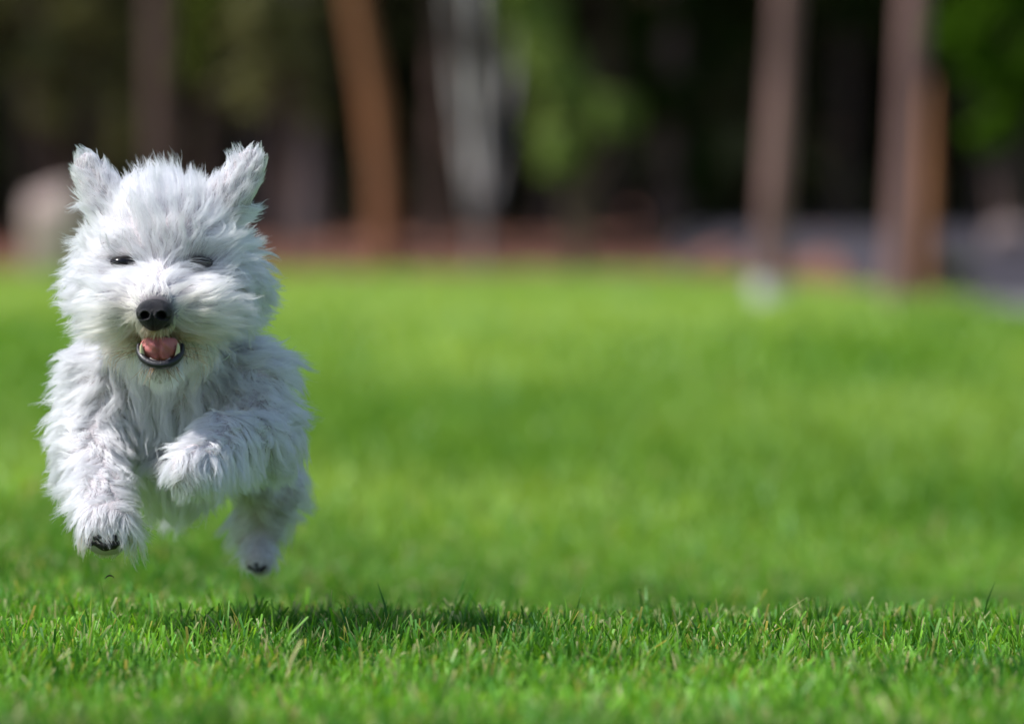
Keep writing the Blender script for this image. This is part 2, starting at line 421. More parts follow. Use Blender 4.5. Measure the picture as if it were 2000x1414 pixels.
# leafy shrubs and saplings, clumps placed in metres around a stem
def bush(name, label, cat, y, clumps, size, cols, seed, n_per=900, group=None, base=None):
    r = np.random.default_rng(seed)
    u0 = base if base is not None else clumps[0][0]
    bx = PY(u0, 0, y)[0]; gz = float(H(bx, y))
    root = empty(name, (bx, y, gz)); tag(root, label, cat, group)
    C = []; st = []
    for (u, v, ru, rv) in clumps:
        c = PY(u, v, y); s = y / FPX
        C.append(clump_pts(int(n_per * ru * rv / 6000) + 80, c, (ru * s, ru * s * 0.8, rv * s), r, 10))
        mid = np.array([(bx + c[0]) / 2 - 0.1 * (c[0] - bx), y, gz + 0.6 * (c[2] - gz)])
        st.append(tube([np.array([bx, y, gz - .05]), mid, c], [.035, .022, .008], 6, 0, seed))
    V, F = join(st); o = mk_mesh("stem", V, F, M_brown, True, root); fixtri(o)
    V, F, col = cards(np.concatenate(C), size, seed, cols)
    mk_mesh("foliage", V, F, M_leaf, False, root, col=col)
    return root
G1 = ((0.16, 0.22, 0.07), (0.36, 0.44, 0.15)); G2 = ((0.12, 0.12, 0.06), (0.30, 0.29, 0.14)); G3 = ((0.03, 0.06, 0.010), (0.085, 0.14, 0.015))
bush("sapling", "bright green leafy sapling right of the pale birch", "sapling", 39.0,
     [(1110, 240, 75, 80), (1170, 215, 65, 55), (1060, 60, 75, 95), (1010, 20, 55, 70), (1095, 150, 50, 65), (1080, 310, 35, 40), (1030, -80, 90, 90), (1220, 215, 30, 28)], 0.05, G1, 31, 2600, base=1130)
bush("shrub", "olive leafy shrub at the top left of the wood", "shrub", 46.0,
     [(60, 60, 110, 110), (190, 90, 80, 120), (120, 190, 90, 80), (20, -60, 150, 120), (230, 260, 40, 80)], 0.07, G2, 32, 900, base=120)
bush("shrub", "olive shrub with one bright yellow green side behind the dog's left-hand ear", "shrub", 44.0,
     [(385, 70, 48, 85), (372, 120, 36, 55), (420, -20, 80, 90)], 0.05, ((0.08, 0.12, 0.025), (0.20, 0.23, 0.06)), 33, 1300, base=395)
bush("shrub", "olive leafy shrub between the dog's ears and the orange trunk", "shrub", 43.6,
     [(520, 80, 120, 100), (600, 130, 70, 80), (480, 190, 70, 50), (560, -30, 130, 90), (610, 210, 50, 45)], 0.07, G2, 34, 1000, base=560)
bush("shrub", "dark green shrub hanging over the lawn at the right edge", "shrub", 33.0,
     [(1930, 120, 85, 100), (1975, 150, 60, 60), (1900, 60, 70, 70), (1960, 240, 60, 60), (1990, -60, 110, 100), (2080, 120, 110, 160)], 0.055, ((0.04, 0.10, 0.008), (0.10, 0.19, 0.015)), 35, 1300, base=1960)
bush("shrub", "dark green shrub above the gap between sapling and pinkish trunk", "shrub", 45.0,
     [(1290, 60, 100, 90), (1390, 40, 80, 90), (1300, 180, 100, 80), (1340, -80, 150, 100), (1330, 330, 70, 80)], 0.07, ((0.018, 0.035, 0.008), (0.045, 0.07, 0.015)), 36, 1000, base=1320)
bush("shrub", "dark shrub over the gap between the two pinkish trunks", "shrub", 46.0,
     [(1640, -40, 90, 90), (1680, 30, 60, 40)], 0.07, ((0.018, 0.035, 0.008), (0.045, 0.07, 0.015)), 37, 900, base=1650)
bush("shrub", "low dark green bush at the foot of the right edge by the path", "bush", 30.0,
     [(1868, 522, 34, 26), (1845, 530, 20, 18)], 0.03, ((0.03, 0.06, 0.01), (0.08, 0.12, 0.02)), 38, 3000)

def rock(name, label, y, u, v0, v1, wpx, mat, seed):
    bm = bmesh.new(); bmesh.ops.create_icosphere(bm, subdivisions=4, radius=1)
    s = y / FPX; hz = (v1 - v0) * s; wx = wpx * s / 2
    c = PY(u, v1, y); gz = float(H(c[0], y))
    r = np.random.default_rng(seed)
    for v in bm.verts:
        p = v.co.copy()
        k = 1 + 0.06 * math.sin(p.x * 4 + seed) * math.cos(p.z * 3.1) + 0.05 * math.sin(p.y * 6 + p.z * 4)
        sq = lambda t: math.copysign(abs(t) ** 0.62, t)
        v.co = Vector((sq(p.x) * wx * k, sq(p.y) * wx * .8 * k, (sq(p.z) * .5 + .45) * hz * k))
    me = bpy.data.meshes.new(name); bm.to_mesh(me); bm.free()
    for p in me.polygons: p.use_smooth = True
    me.materials.append(mat)
    o = bpy.data.objects.new(name, me); scene.collection.objects.link(o); o.location = (c[0], y, gz)
    tag(o, label, "rock"); return o
M_stone = noise_mat("pale_pink_stone", (0.36, 0.26, 0.25), (0.54, 0.42, 0.40), 5, 0.9, 0.02, 9)
rock("boulder", "tall rounded pale pink boulder at the lawn edge left of the dog", 38.5, 108, 318, 505, 116, M_stone, 3)
M_stone2 = noise_mat("dull_stone", (0.16, 0.12, 0.12), (0.27, 0.21, 0.20), 5, 0.9, 0.02, 9)
rock("boulder", "low pale pinkish boulder beside the road at the right edge", 33.0, 1975, 450, 515, 90, M_stone2, 5)

# the far wood: reads as one dark mass
def wood():
    r = np.random.default_rng(77)
    n1 = 60000
    c1 = np.stack([r.uniform(-34, 34, n1), r.uniform(60, 74, n1), r.uniform(0.0, 12, n1)], 1)
    n2 = 75000
    c2 = np.stack([r.uniform(-45, 34, n2), r.uniform(45, 72, n2), r.uniform(6.5, 11.5, n2)], 1)  # leaf roof above the view, added to keep sun and sky off the wood
    C = np.concatenate([c1, c2])
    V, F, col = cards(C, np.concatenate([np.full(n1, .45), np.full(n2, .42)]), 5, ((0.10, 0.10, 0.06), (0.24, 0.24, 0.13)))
    o = mk_mesh("woodland", V, F, M_leaf, False, col=col)
    tag(o, "dark mass of the wood far behind the trunks, with an added leaf roof shading it", "woodland", kind="stuff")
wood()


# ------------------------------------------------------------------ the dog
PXM = FOC / FPX                     # metres per photo pixel at the face
# ---- implicit body: round cones (a, b, ra, rb in px) and ellipsoids
CONES = [  # (u,v,dy), (u,v,dy), ra px, rb px
    ((332, 590, .19), (343, 720, .20), 130, 146),      # neck
    ((345, 800, .21), (372, 800, .42), 128, 118),      # trunk
    ((372, 800, .42), (400, 800, .52), 118, 112),      # loins
    ((202, 748, .18), (180, 880, .14), 76, 56),        # upper arm, camera-left
    ((180, 880, .14), (200, 975, .06), 56, 48),        # forearm
    ((198, 975, .06), (208, 1030, .015), 47, 56),      # wrist to paw
    ((482, 748, .18), (508, 858, .14), 78, 60),        # upper arm, camera-right
    ((508, 858, .14), (430, 862, .04), 58, 50),        # forearm folded across
    ((430, 862, .04), (374, 922, -.03), 50, 48),       # wrist to paw
    ((440, 840, .46), (528, 940, .50), 95, 62),        # thigh, camera-right
    ((534, 955, .50), (500, 1038, .54), 62, 48),       # shank
    ((500, 1038, .54), (506, 1098, .49), 44, 30),      # hind paw
    ((350, 850, .48), (345, 950, .52), 80, 44),        # other thigh
    ((345, 950, .52), (350, 985, .56), 40, 26),
    ((400, 740, .56), (410, 640, .62), 34, 18),        # tail
    ((310, 560, .06), (306, 606, -.022), 76, 44),      # muzzle
    ((312, 660, .06), (313, 712, .010), 64, 38),       # lower jaw
]
ELLS = [  # centre, radii (px, px, m) , rotation (deg, in picture plane)
    ((325, 484, .10), (144, 122, .075), 0),            # skull
    ((228, 545, .095), (72, 90, .055), 12),            # cheek
    ((428, 545, .095), (68, 90, .055), -12),
    ((240, 600, .022), (60, 50, .034), 12),            # muzzle puffs
    ((382, 600, .022), (62, 52, .034), -12),
    ((322, 672, .068), (92, 50, .045), 0),             # beard and jowls
    ((345, 900, .31), (98, 78, .17), 0),               # belly
    ((322, 414, .10), (105, 48, .06), 0),              # crown
    ((206, 388, .085), (42, 50, .014), -20), ((178, 338, .085), (32, 44, .009), -24),           # ears
    ((448, 388, .085), (46, 52, .014), 25), ((482, 334, .085), (35, 48, .009), 26),
]
CUTS = [((313, 684, -.022), (41, 28, .036), 0)]        # the open mouth
cones = [(P(*a[:2], a[2]), P(*b[:2], b[2]), ra * PXM, rb * PXM) for a, b, ra, rb in CONES]
ells = [(P(*c[:2], c[2]), np.array([r[0] * PXM, r[2], r[1] * PXM]), R(g)) for c, r, g in ELLS]
cuts = [(P(*c[:2], c[2]), np.array([r[0] * PXM, r[2], r[1] * PXM]), R(g)) for c, r, g in CUTS]

def sd_cone(p, a, b, ra, rb):
    ab = b - a; t = np.clip(((p - a) @ ab) / (ab @ ab), 0, 1)
    return np.linalg.norm(p - a - t[:, None] * ab, axis=1) - (ra + (rb - ra) * t)
def sd_ell(p, c, r, g):
    q = p - c; cs, sn = math.cos(g), math.sin(g)
    q = np.stack([q[:, 0] * cs - q[:, 2] * sn, q[:, 1], q[:, 0] * sn + q[:, 2] * cs], 1)
    k0 = np.linalg.norm(q / r, axis=1); k1 = np.linalg.norm(q / (r * r), axis=1)
    return k0 * (k0 - 1) / np.maximum(k1, 1e-9)
def sdf(p, k=0.012):
    p = np.asarray(p, float)
    ds = [sd_cone(p, *c) for c in cones] + [sd_ell(p, *e) for e in ells]
    d = ds[0]
    for e in ds[1:]:
        h = np.clip(0.5 + 0.5 * (e - d) / k, 0, 1); d = e * (1 - h) + d * h - k * h * (1 - h)
    for c in cuts:
        e = -sd_ell(p, *c); kk = .004; h = np.clip(0.5 - 0.5 * (d - e) / kk, 0, 1)
        d = d + (e - d) * h + kk * h * (1 - h)
    return d
def grad(p, e=0.0015):
    g = np.stack([sdf(p + np.eye(3)[i] * e) - sdf(p - np.eye(3)[i] * e) for i in range(3)], 1)
    return g / (np.linalg.norm(g, axis=1)[:, None] + 1e-9)
def surf(u, v, off=0.0):
    """the point of the body's surface first met by the ray through photo pixel (u,v)"""
    o = np.array([0, 0, CAMZ]); d = P(u, v) - o; d /= np.linalg.norm(d); t = FOC - .35
    for _ in range(90):
        s = float(sdf((o + d * t)[None])[0]); t += s * .8
        if s < 2e-4: break
    return o + d * (t + off)

def surface_nets(lo, hi, st):
    ax = [np.arange(lo[i], hi[i] + st, st) for i in range(3)]
    G = np.stack(np.meshgrid(*ax, indexing='ij'), -1); sh = G.shape[:3]
    flat = G.reshape(-1, 3); D = np.concatenate([sdf(flat[i:i + 200000]) for i in range(0, len(flat), 200000)]).reshape(sh)
    ins = D < 0
    cs = tuple(s - 1 for s in sh); acc = np.zeros(cs + (3,)); cnt = np.zeros(cs)
    cor = [(i, j, k) for i in (0, 1) for j in (0, 1) for k in (0, 1)]
    def sub(A, c): return A[c[0]:c[0] + cs[0], c[1]:c[1] + cs[1], c[2]:c[2] + cs[2]]
    for a in cor:
        for ax_ in range(3):
            if a[ax_]: continue
            b = list(a); b[ax_] = 1
            da, db = sub(D, a), sub(D, b); m = (da < 0) != (db < 0)
            t = np.where(m, da / np.where(m, da - db, 1), 0)
            pos = np.zeros(cs + (3,)); pos += np.array(a); pos[..., ax_] += t
            acc += np.where(m[..., None], pos, 0); cnt += m
    act = cnt > 0; vid = -np.ones(cs, int); vid[act] = np.arange(act.sum())
    ijk = np.stack(np.nonzero(act), 1)
    V = np.array(lo) + (ijk + acc[act] / cnt[act][:, None]) * st
    Fs = []
    for ax_ in range(3):
        o1, o2 = [(1, 2), (2, 0), (0, 1)][ax_]
        sl0 = [slice(None)] * 3; sl1 = [slice(None)] * 3; sl0[ax_] = slice(0, -1); sl1[ax_] = slice(1, None)
        m = ins[tuple(sl0)] != ins[tuple(sl1)]; I = np.stack(np.nonzero(m), 1)
        ok = (I[:, o1] > 0) & (I[:, o2] > 0) & (I[:, o1] < cs[o1]) & (I[:, o2] < cs[o2]) ; I = I[ok]
        fl = ins[tuple(sl0)][tuple(I.T)]
        def at(d1, d2):
            J = I.copy(); J[:, o1] += d1; J[:, o2] += d2; return vid[tuple(J.T)]
        q = np.stack([at(-1, -1), at(0, -1), at(0, 0), at(-1, 0)], 1)
        q[~fl] = q[~fl][:, ::-1]; Fs.append(q)
    F = np.concatenate(Fs); return V, F[(F >= 0).all(1)]

dog = empty("dog", P(330, 1235, .2)); dog.location.z = float(H(dog.location.x, dog.location.y))
tag(dog, "fluffy white small dog leaping towards the camera above the grass with open mouth", "dog")
BV, BF = surface_nets((-.50, FOC - .14, .02), (-.17, FOC + .72, .50), .0045)
M_skin, t0_ = mat_new("dog_skin"); a0_ = t0_.nodes.new("ShaderNodeAttribute"); a0_.attribute_name = "tint"
b0_ = t0_.nodes.new("ShaderNodeBsdfPrincipled"); b0_.inputs['Roughness'].default_value = .8; b0_.inputs['Specular IOR Level'].default_value = .2
o0_ = t0_.nodes.new("ShaderNodeOutputMaterial"); t0_.links.new(a0_.outputs['Color'], b0_.inputs['Base Color']); t0_.links.new(b0_.outputs[0], o0_.inputs[0])
su = 1000 + BV[:, 0] * FPX / BV[:, 1]; sv = HV + (CAMZ - BV[:, 2]) * FPX / BV[:, 1]; sf = BV[:, 1] < FOC + .05
pig = np.exp(-((((su - 306) / 44) ** 2 + ((sv - 612) / 44) ** 2)) ** 2) + np.exp(-((((su - 313) / 52) ** 2 + ((sv - 680) / 44) ** 2)) ** 2)
for a, b in ((243, 512), (389, 513)): pig = pig + np.exp(-((((su - a) / 34) ** 2 + ((sv - b) / 16) ** 2)) ** 2)
pig = (np.clip(pig, 0, 1) * sf)[:, None]                 # black-pigmented skin round nose, lips and eyes
body = mk_mesh("body", BV, BF, M_skin, True, dog, col=np.array([.46, .42, .44]) * (1 - pig) + np.array([.035, .03, .035]) * pig)

# ---- coat: combing control points  (u, v, dy) -> direction (du, dv, dd) , length px, lift, waviness
#      du right, dv DOWN in the picture, dd away from the camera
CTL = [
 # crown tuft and forehead
 (320, 370, .06, (.05, -1, -.05), 46, .75, .5), (260, 375, .06, (-.25, -1, 0), 46, .75, .5), (390, 375, .06, (.2, -1, 0), 42, .7, .5),
 (320, 350, .12, (0, -.8, .6), 44, .6, .5), (320, 420, .03, (.1, -1, -.1), 52, .55, .6), (260, 430, .03, (-.45, -.9, -.05), 52, .5, .6),
 (390, 430, .03, (.45, -.9, -.05), 52, .5, .6), (300, 465, .02, (-.2, -1, -.1), 46, .45, .5), (350, 465, .02, (.25, -1, -.1), 46, .45, .5),
 (230, 470, .04, (-.9, -.5, .1), 46, .45, .5), (415, 470, .04, (.9, -.5, .1), 46, .45, .5),
 (243, 490, .02, (-.4, -1, -.1), 30, .45, .3), (388, 490, .02, (.4, -1, -.1), 30, .45, .3),
 (170, 430, .08, (-.9, -.1, .4), 44, .4, .6), (480, 430, .08, (.95, -.1, .4), 44, .4, .6),
 # stop and under the eyes
 (315, 510, .0, (0, -.9, -.1), 24, .35, .2), (285, 520, .0, (-.9, -.35, 0), 36, .3, .25), (345, 520, .0, (.9, -.35, 0), 36, .3, .25),
 (245, 530, .02, (-1, .05, .05), 40, .3, .3), (390, 530, .02, (1, .05, .05), 40, .3, .3),
 # muzzle
 (306, 575, -.02, (0, -1, .3), 15, .35, .1), (270, 580, -.01, (-1, -.35, .1), 44, .3, .4), (345, 580, -.01, (1, -.35, .1), 44, .3, .4),
 (250, 610, 0, (-1, .12, .1), 62, .3, .4), (365, 610, 0, (1, .12, .1), 62, .3, .4),
 (262, 640, 0, (-.9, .6, .05), 42, .25, .4), (352, 640, 0, (.9, .6, .05), 42, .25, .4),
 (300, 650, -.02, (-.15, .9, .0), 15, .2, .2), (325, 650, -.02, (.15, .9, .0), 15, .2, .2),
 # chin
 (312, 725, -.005, (0, 1, .12), 17, .2, .2), (270, 705, .02, (-.6, .9, .2), 26, .2, .3), (358, 705, .02, (.6, .9, .2), 26, .2, .3), (320, 735, .06, (0, 1, .4), 16, .2, .2),
 # cheeks
 (190, 520, .08, (-1, .2, .35), 52, .4, .8), (470, 520, .08, (1, .2, .35), 52, .4, .8),
 (185, 590, .08, (-.85, .55, .35), 52, .4, .8), (475, 590, .08, (.85, .5, .35), 54, .4, .8),
 (215, 650, .07, (-.6, .8, .3), 50, .35, .8), (430, 650, .07, (.6, .8, .3), 50, .35, .8),
 # ears
 (215, 405, .08, (-.25, -1, 0), 26, .2, .15), (190, 365, .07, (-.5, -1, 0), 34, .08, .3), (168, 320, .07, (-.25, -1, 0), 18, .10, .1), (210, 340, .08, (.1, -1, 0), 22, .14, .1), (150, 345, .08, (-.6, -1, 0), 22, .14, .1),
 (440, 400, .08, (.25, -1, 0), 26, .2, .15), (465, 360, .07, (.45, -1, 0), 36, .08, .3), (488, 310, .07, (.25, -1, 0), 18, .10, .1), (450, 335, .08, (-.1, -1, 0), 22, .14, .1), (512, 350, .08, (.6, -1, 0), 22, .14, .1),
 (190, 365, .10, (-.35, -1, .1), 14, .1, .1), (465, 360, .10, (.4, -1, .1), 14, .1, .1),
 # neck and chest
 (200, 690, .15, (-.8, .6, .3), 58, .3, .9), (480, 690, .15, (.85, .55, .3), 60, .3, .9),
 (320, 780, .10, (0, 1, .1), 78, .2, .6), (270, 790, .10, (-.25, 1, .1), 78, .2, .6), (380, 790, .10, (.2, 1, .1), 78, .2, .6),
 (320, 880, .16, (0, 1, .3), 66, .2, .6), (380, 860, .16, (.05, 1, .3), 60, .2, .6),
 # camera-left front leg
 (150, 790, .12, (-.9, .45, .3), 52, .3, .9), (200, 800, .10, (-.6, .8, 0), 46, .3, .9), (235, 830, .12, (.5, .85, .1), 46, .3, .8),
 (130, 880, .12, (-.85, .55, .3), 50, .3, .9), (195, 890, .08, (-.45, .8, 0), 36, .3, .8), (225, 900, .09, (.6, .8, .1), 40, .3, .8),
 (155, 970, .06, (-.85, .55, .2), 42, .3, .8), (200, 970, .02, (-.1, .95, 0), 30, .3, .6), (235, 970, .05, (.75, .7, .1), 44, .3, .8),
 (165, 1035, .01, (-.4, .95, .1), 28, .25, .4), (205, 1025, -.02, (0, 1, -.1), 19, .3, .4), (245, 1035, .01, (.65, .8, .1), 46, .3, .8),
 (205, 1078, .02, (.1, 1, .5), 10, .2, .2),
 # camera-right front leg
 (545, 770, .14, (.9, .45, .3), 52, .3, .9), (490, 780, .10, (.3, .85, 0), 50, .3, .9), (445, 790, .11, (-.3, .9, 0), 50, .3, .8),
 (560, 850, .14, (.85, .6, .3), 46, .3, .8), (520, 880, .08, (.45, .9, 0), 44, .3, .8), (540, 910, .12, (.4, .95, .2), 44, .3, .8),
 (460, 830, .03, (.1, .5, -.1), 36, .4, .8), (420, 850, .01, (-.8, .35, 0), 36, .3, .7), (470, 880, .02, (.6, .8, 0), 44, .3, .8),
 (400, 880, -.02, (-.5, .8, -.1), 38, .3, .6), (430, 910, -.01, (.35, .95, 0), 42, .3, .6), (340, 910, -.04, (-.65, .8, 0), 34, .25, .5),
 (375, 930, -.06, (0, 1, -.1), 32, .3, .4), (410, 940, -.04, (.25, 1, 0), 34, .25, .5), (375, 968, -.02, (.05, 1, .4), 12, .2, .3),
 # trunk behind
 (220, 760, .35, (-.9, .4, .5), 50, .3, .7), (520, 760, .35, (.9, .4, .5), 50, .3, .7), (360, 670, .35, (0, -.4, .9), 44, .3, .7),
 (340, 930, .32, (0, 1, .4), 46, .2, .6), (240, 880, .35, (-.4, .9, .4), 40, .25, .6), (480, 890, .35, (.4, .9, .4), 50, .25, .6),
 (400, 800, .64, (0, .6, .8), 44, .3, .6), (350, 985, .52, (0, 1, .1), 52, .2, .6), (320, 940, .5, (-.3, 1, .1), 46, .2, .6),
 (400, 960, .44, (.1, 1, .2), 44, .2, .6),
 # hind leg
 (560, 930, .46, (.8, .6, .1), 42, .3, .6), (490, 960, .46, (-.4, .9, 0), 36, .3, .5), (545, 1000, .48, (.8, .7, .1), 44, .3, .6),
 (480, 1040, .5, (-.7, .7, 0), 46, .3, .5), (545, 1050, .5, (.6, .85, .1), 40, .3, .5), (500, 1100, .48, (0, 1, 0), 16, .2, .2),
 (500, 1090, .53, (0, 1, .1), 22, .2, .2), (410, 620, .62, (.1, -1, .3), 50, .4, .5),
]
cp = np.array([P(c[0], c[1], c[2]) for c in CTL])
cdv = np.array([(c[3][0], c[3][2], -c[3][1]) for c in CTL], float); cdv /= np.linalg.norm(cdv, axis=1)[:, None]
cl = np.array([(c[4] * PXM, c[5], c[6]) for c in CTL])
def field(p):
    d2 = ((p[:, None, :] - cp[None]) ** 2).sum(2)
    wt = 1.0 / (d2 + 0.004 ** 2) ** 2.2
    wt /= wt.sum(1)[:, None]
    d = wt @ cdv; return d / (np.linalg.norm(d, axis=1)[:, None] + 1e-6), wt @ cl
def field_b(p):
    o = [field(p[i:i + 40000]) for i in range(0, len(p), 40000)]
    return np.concatenate([a for a, b in o]), np.concatenate([b for a, b in o])

def pix(p):
    s = FPX / p[:, 1]; return 1000 + p[:, 0] * s, HV + (CAMZ - p[:, 2]) * s
EYES = [(243, 512), (389, 513)]
def allowed(p):
    u, v = pix(p); front = p[:, 1] < FOC + .06
    bad = np.zeros(len(p), bool)
    bad |= front & (((u - 306) / 33) ** 2 + ((v - 612) / 33) ** 2 < 1)
    bad |= front & (((u - 313) / 45) ** 2 + ((v - 686) / 36) ** 2 < 1) & (v > 656)
    for (a, b), hh in zip(EYES, (9, 12)): bad |= front & (((u - a) / 26) ** 2 + ((v - b) / hh) ** 2 < 1)
    bad |= front & (((u - 207) / 40) ** 2 + ((v - 1066) / 17) ** 2 < 1)
    return ~bad

def sample(n, seed, back=0.35):
    r = np.random.default_rng(seed)
    A, B, C, D = (BV[BF[:, i]] for i in range(4))
    ar = np.linalg.norm(np.cross(C - A, D - B), axis=1) / 2
    cy = (A[:, 1] + C[:, 1]) / 2
    nrm = np.cross(C - A, D - B); nrm /= np.linalg.norm(nrm, axis=1)[:, None] + 1e-12
    wgt = ar * np.where(cy < FOC + .25, 1.0, back) * np.where(nrm[:, 1] < .3, 1, .55)
    k = r.choice(len(BF), n, p=wgt / wgt.sum()); s, t = r.random((2, n))
    p = (A[k] * ((1 - s) * (1 - t))[:, None] + B[k] * (s * (1 - t))[:, None] + C[k] * (s * t)[:, None] + D[k] * ((1 - s) * t)[:, None])
    return p[allowed(p)]

_k = np.random.default_rng(5)
WV = [(_k.normal(0, 1, (3, 3)) , _k.uniform(0, 6.28, (3,)), lam, am) for lam, am in ((.060, .34), (.042, .36), (.028, .34), (.019, .18), (.012, .06))]
def flow(p):
    o = np.zeros_like(p)
    for k, ph, lam, am in WV:
        kk = k / np.linalg.norm(k, axis=0) * (2 * np.pi / lam)
        o += am * np.sin(p @ kk + ph)
    return o

def grow(root, seed, nseg=9, wave_scale=1.0, jitter=.18, lenvar=(.75, 1.15), flow_scale=1.25):
    """integrate curves from the skin along the combing field"""
    r = np.random.default_rng(seed); n = len(root)
    nrm = grad(root); d, q = field_b(root)
    L = q[:, 0] * (1.2 + .35 * sstep(.012, .024, q[:, 0])) * r.uniform(*lenvar, n); lift = q[:, 1] * .8; wv = q[:, 2]
    jit = r.normal(0, jitter, (n, 3))
    side = np.cross(nrm, d); side /= np.linalg.norm(side, axis=1)[:, None] + 1e-6
    ph = r.uniform(0, 2 * np.pi, n); fr = r.uniform(.7, 1.5, n)
    pts = [root]; p = root.copy()
    for s in range(1, nseg + 1):
        t = s / nseg
        tang = d - nrm * (d * nrm).sum(1)[:, None] * .75
        tang /= np.linalg.norm(tang, axis=1)[:, None] + 1e-6
        k = np.clip(1.0 - 1.5 * t, 0, 1)[None] if np.ndim(t) else max(0.0, 1 - 1.5 * t)
        liftk = (lift * (0.45 + 1.1 * k))[:, None]
        wob = side * (np.sin(ph + fr * t * 5.5) * wv * .42 * wave_scale)[:, None]
        fl = flow(p * np.array([1, .6, 1])); fl -= nrm * (fl * nrm).sum(1)[:, None] * .6
        dd = tang * (1 - liftk * .5) + nrm * liftk + wob + jit * (.5 + t) + fl * (wv * flow_scale)[:, None]
        dd /= np.linalg.norm(dd, axis=1)[:, None]
        p = p + dd * (L / nseg)[:, None]
        s0 = sdf(p); clr = .0004 + .30 * L * t; low = s0 < clr
        if low.any():
            g = grad(p[low]); p[low] += g * (clr[low] - s0[low])[:, None]
        pts.append(p)
    return np.stack(pts, 1)          # n, nseg+1, 3

NS = 13
def nearest(a, b, m=1):
    from mathutils.kdtree import KDTree
    kd = KDTree(len(b))
    for i, q in enumerate(b): kd.insert(q, i)
    kd.balance()
    return np.array([kd.find(q)[1] for q in a])
r_ = np.random.default_rng(15)
tt = np.linspace(0, 1, NS + 1)
lock_root = sample(3800, 11)
lock = grow(lock_root, 12, NS, 1.3, .20, (.7, 1.45))
big_root = sample(1200, 21)
big = grow(big_root, 22, NS, 1.6, .26, (.95, 1.55))
bi = nearest(lock_root, big_root)
lr = (field_b(lock_root)[1][:, 0] / field_b(big_root)[1][bi, 0])[:, None, None]
cb = np.clip(r_.normal(.50, .2, len(lock_root)), 0, .85)[:, None, None]
# small locks follow the shape of their tuft and gather a little towards it
lock = (lock * (1 - cb * tt[None, :, None] ** .5) +
        ((big[bi] - big_root[bi][:, None, :]) * lr + big_root[bi][:, None, :] + (lock_root - big_root[bi])[:, None, :] * (1 - .45 * np.minimum(lr, 1) * tt[None, :, None])) * cb * tt[None, :, None] ** .5)
def ride(root, guide_root, guide, seed, lens, convs, own, mix, amp):
    """curves that run along their nearest guide, keeping part of their own place beside it"""
    r = np.random.default_rng(seed); n = len(root); gi = nearest(root, guide_root)
    idx = lens[:, None] * tt[None] * NS; i0 = np.clip(idx.astype(int), 0, NS - 1); f0 = (idx - i0)[..., None]
    G = guide[gi]; rows = np.arange(n)[:, None]
    along = G[rows, i0] * (1 - f0) + G[rows, i0 + 1] * f0
    out = along + (root - guide_root[gi])[:, None, :] * (1 - convs[:, None, None] * tt[None, :, None])
    fz = r.normal(0, 1, (n, 3, 3)); ph = r.uniform(0, 6.28, (n, 3, 1))
    Ln = (np.linalg.norm(np.diff(out, axis=1), axis=2).sum(1) / .022)[:, None, None]
    out = out + sum(fz[:, k:k + 1, :] * (np.sin(ph[:, k] + (k + 1) * 2.4 * tt[None]) - np.sin(ph[:, k]))[..., None] for k in range(3)) * amp * tt[None, :, None] * np.minimum(Ln, 1.3)
    if own is not None:
        m = mix[:, None, None] * tt[None, :, None]; out = out * (1 - m) + own * m
    return out, gi
wisp_root = sample(34000, 31)
nw = len(wisp_root)
wown = grow(wisp_root, 32, NS, .5, .08, (.7, 1.2))
wisp, _ = ride(wisp_root, lock_root, lock, 33, np.clip(r_.normal(.85, .15, nw), .4, 1), np.clip(r_.normal(.62, .18, nw), 0, .95), wown, np.clip(r_.normal(.16, .13, nw), 0, .8), .0007)
hair_root = sample(230000, 13); nh = len(hair_root)
pts, wi = ride(hair_root, wisp_root, wisp, 34, np.clip(r_.normal(.88, .12, nh), .4, 1), np.clip(r_.normal(.86, .12, nh), .2, 1.0), None, None, .00028)
M_coat, t_ = mat_new("white_fur"); N_ = t_.nodes; L_ = t_.links
o_ = N_.new("ShaderNodeOutputMaterial"); at_ = N_.new("ShaderNodeAttribute"); at_.attribute_name = "tint"
hb = N_.new("ShaderNodeBsdfHairPrincipled"); hb.parametrization = 'COLOR'; hb.model = 'CHIANG'
hb.inputs['Roughness'].default_value = .32; hb.inputs['Radial Roughness'].default_value = .45; hb.inputs['Coat'].default_value = 0.0
hb.inputs['Random Roughness'].default_value = .2
dfs = N_.new("ShaderNodeBsdfDiffuse"); mxs = N_.new("ShaderNodeMixShader"); mxs.inputs[0].default_value = .30
L_.new(at_.outputs['Color'], hb.inputs['Color']); L_.new(at_.outputs['Color'], dfs.inputs['Color'])
L_.new(hb.outputs[0], mxs.inputs[1]); L_.new(dfs.outputs[0], mxs.inputs[2]); L_.new(mxs.outputs[0], o_.inputs[0])

def add_hair(name, pts, rad, tints, mat, parent):
    n, m, _ = pts.shape
    cu = bpy.data.hair_curves.new(name); cu.add_curves([m] * n)
    cu.points.foreach_set("position", pts.astype(np.float32).ravel())
    ra = cu.attributes.get("radius") or cu.attributes.new("radius", 'FLOAT', 'POINT')
    prof = np.linspace(1, .15, m) ** .7
    ra.data.foreach_set("value", (rad[:, None] * prof[None]).astype(np.float32).ravel())
    c = cu.attributes.new("tint", 'FLOAT_COLOR', 'CURVE')
    cc = np.ones((n, 4), np.float32); cc[:, :3] = tints; c.data.foreach_set("color", cc.ravel())
    cu.materials.append(mat)
    o = bpy.data.objects.new(name, cu); scene.collection.objects.link(o)
    o.parent = parent; o.matrix_parent_inverse = Matrix.Translation(-Vector(parent.location))
    return o

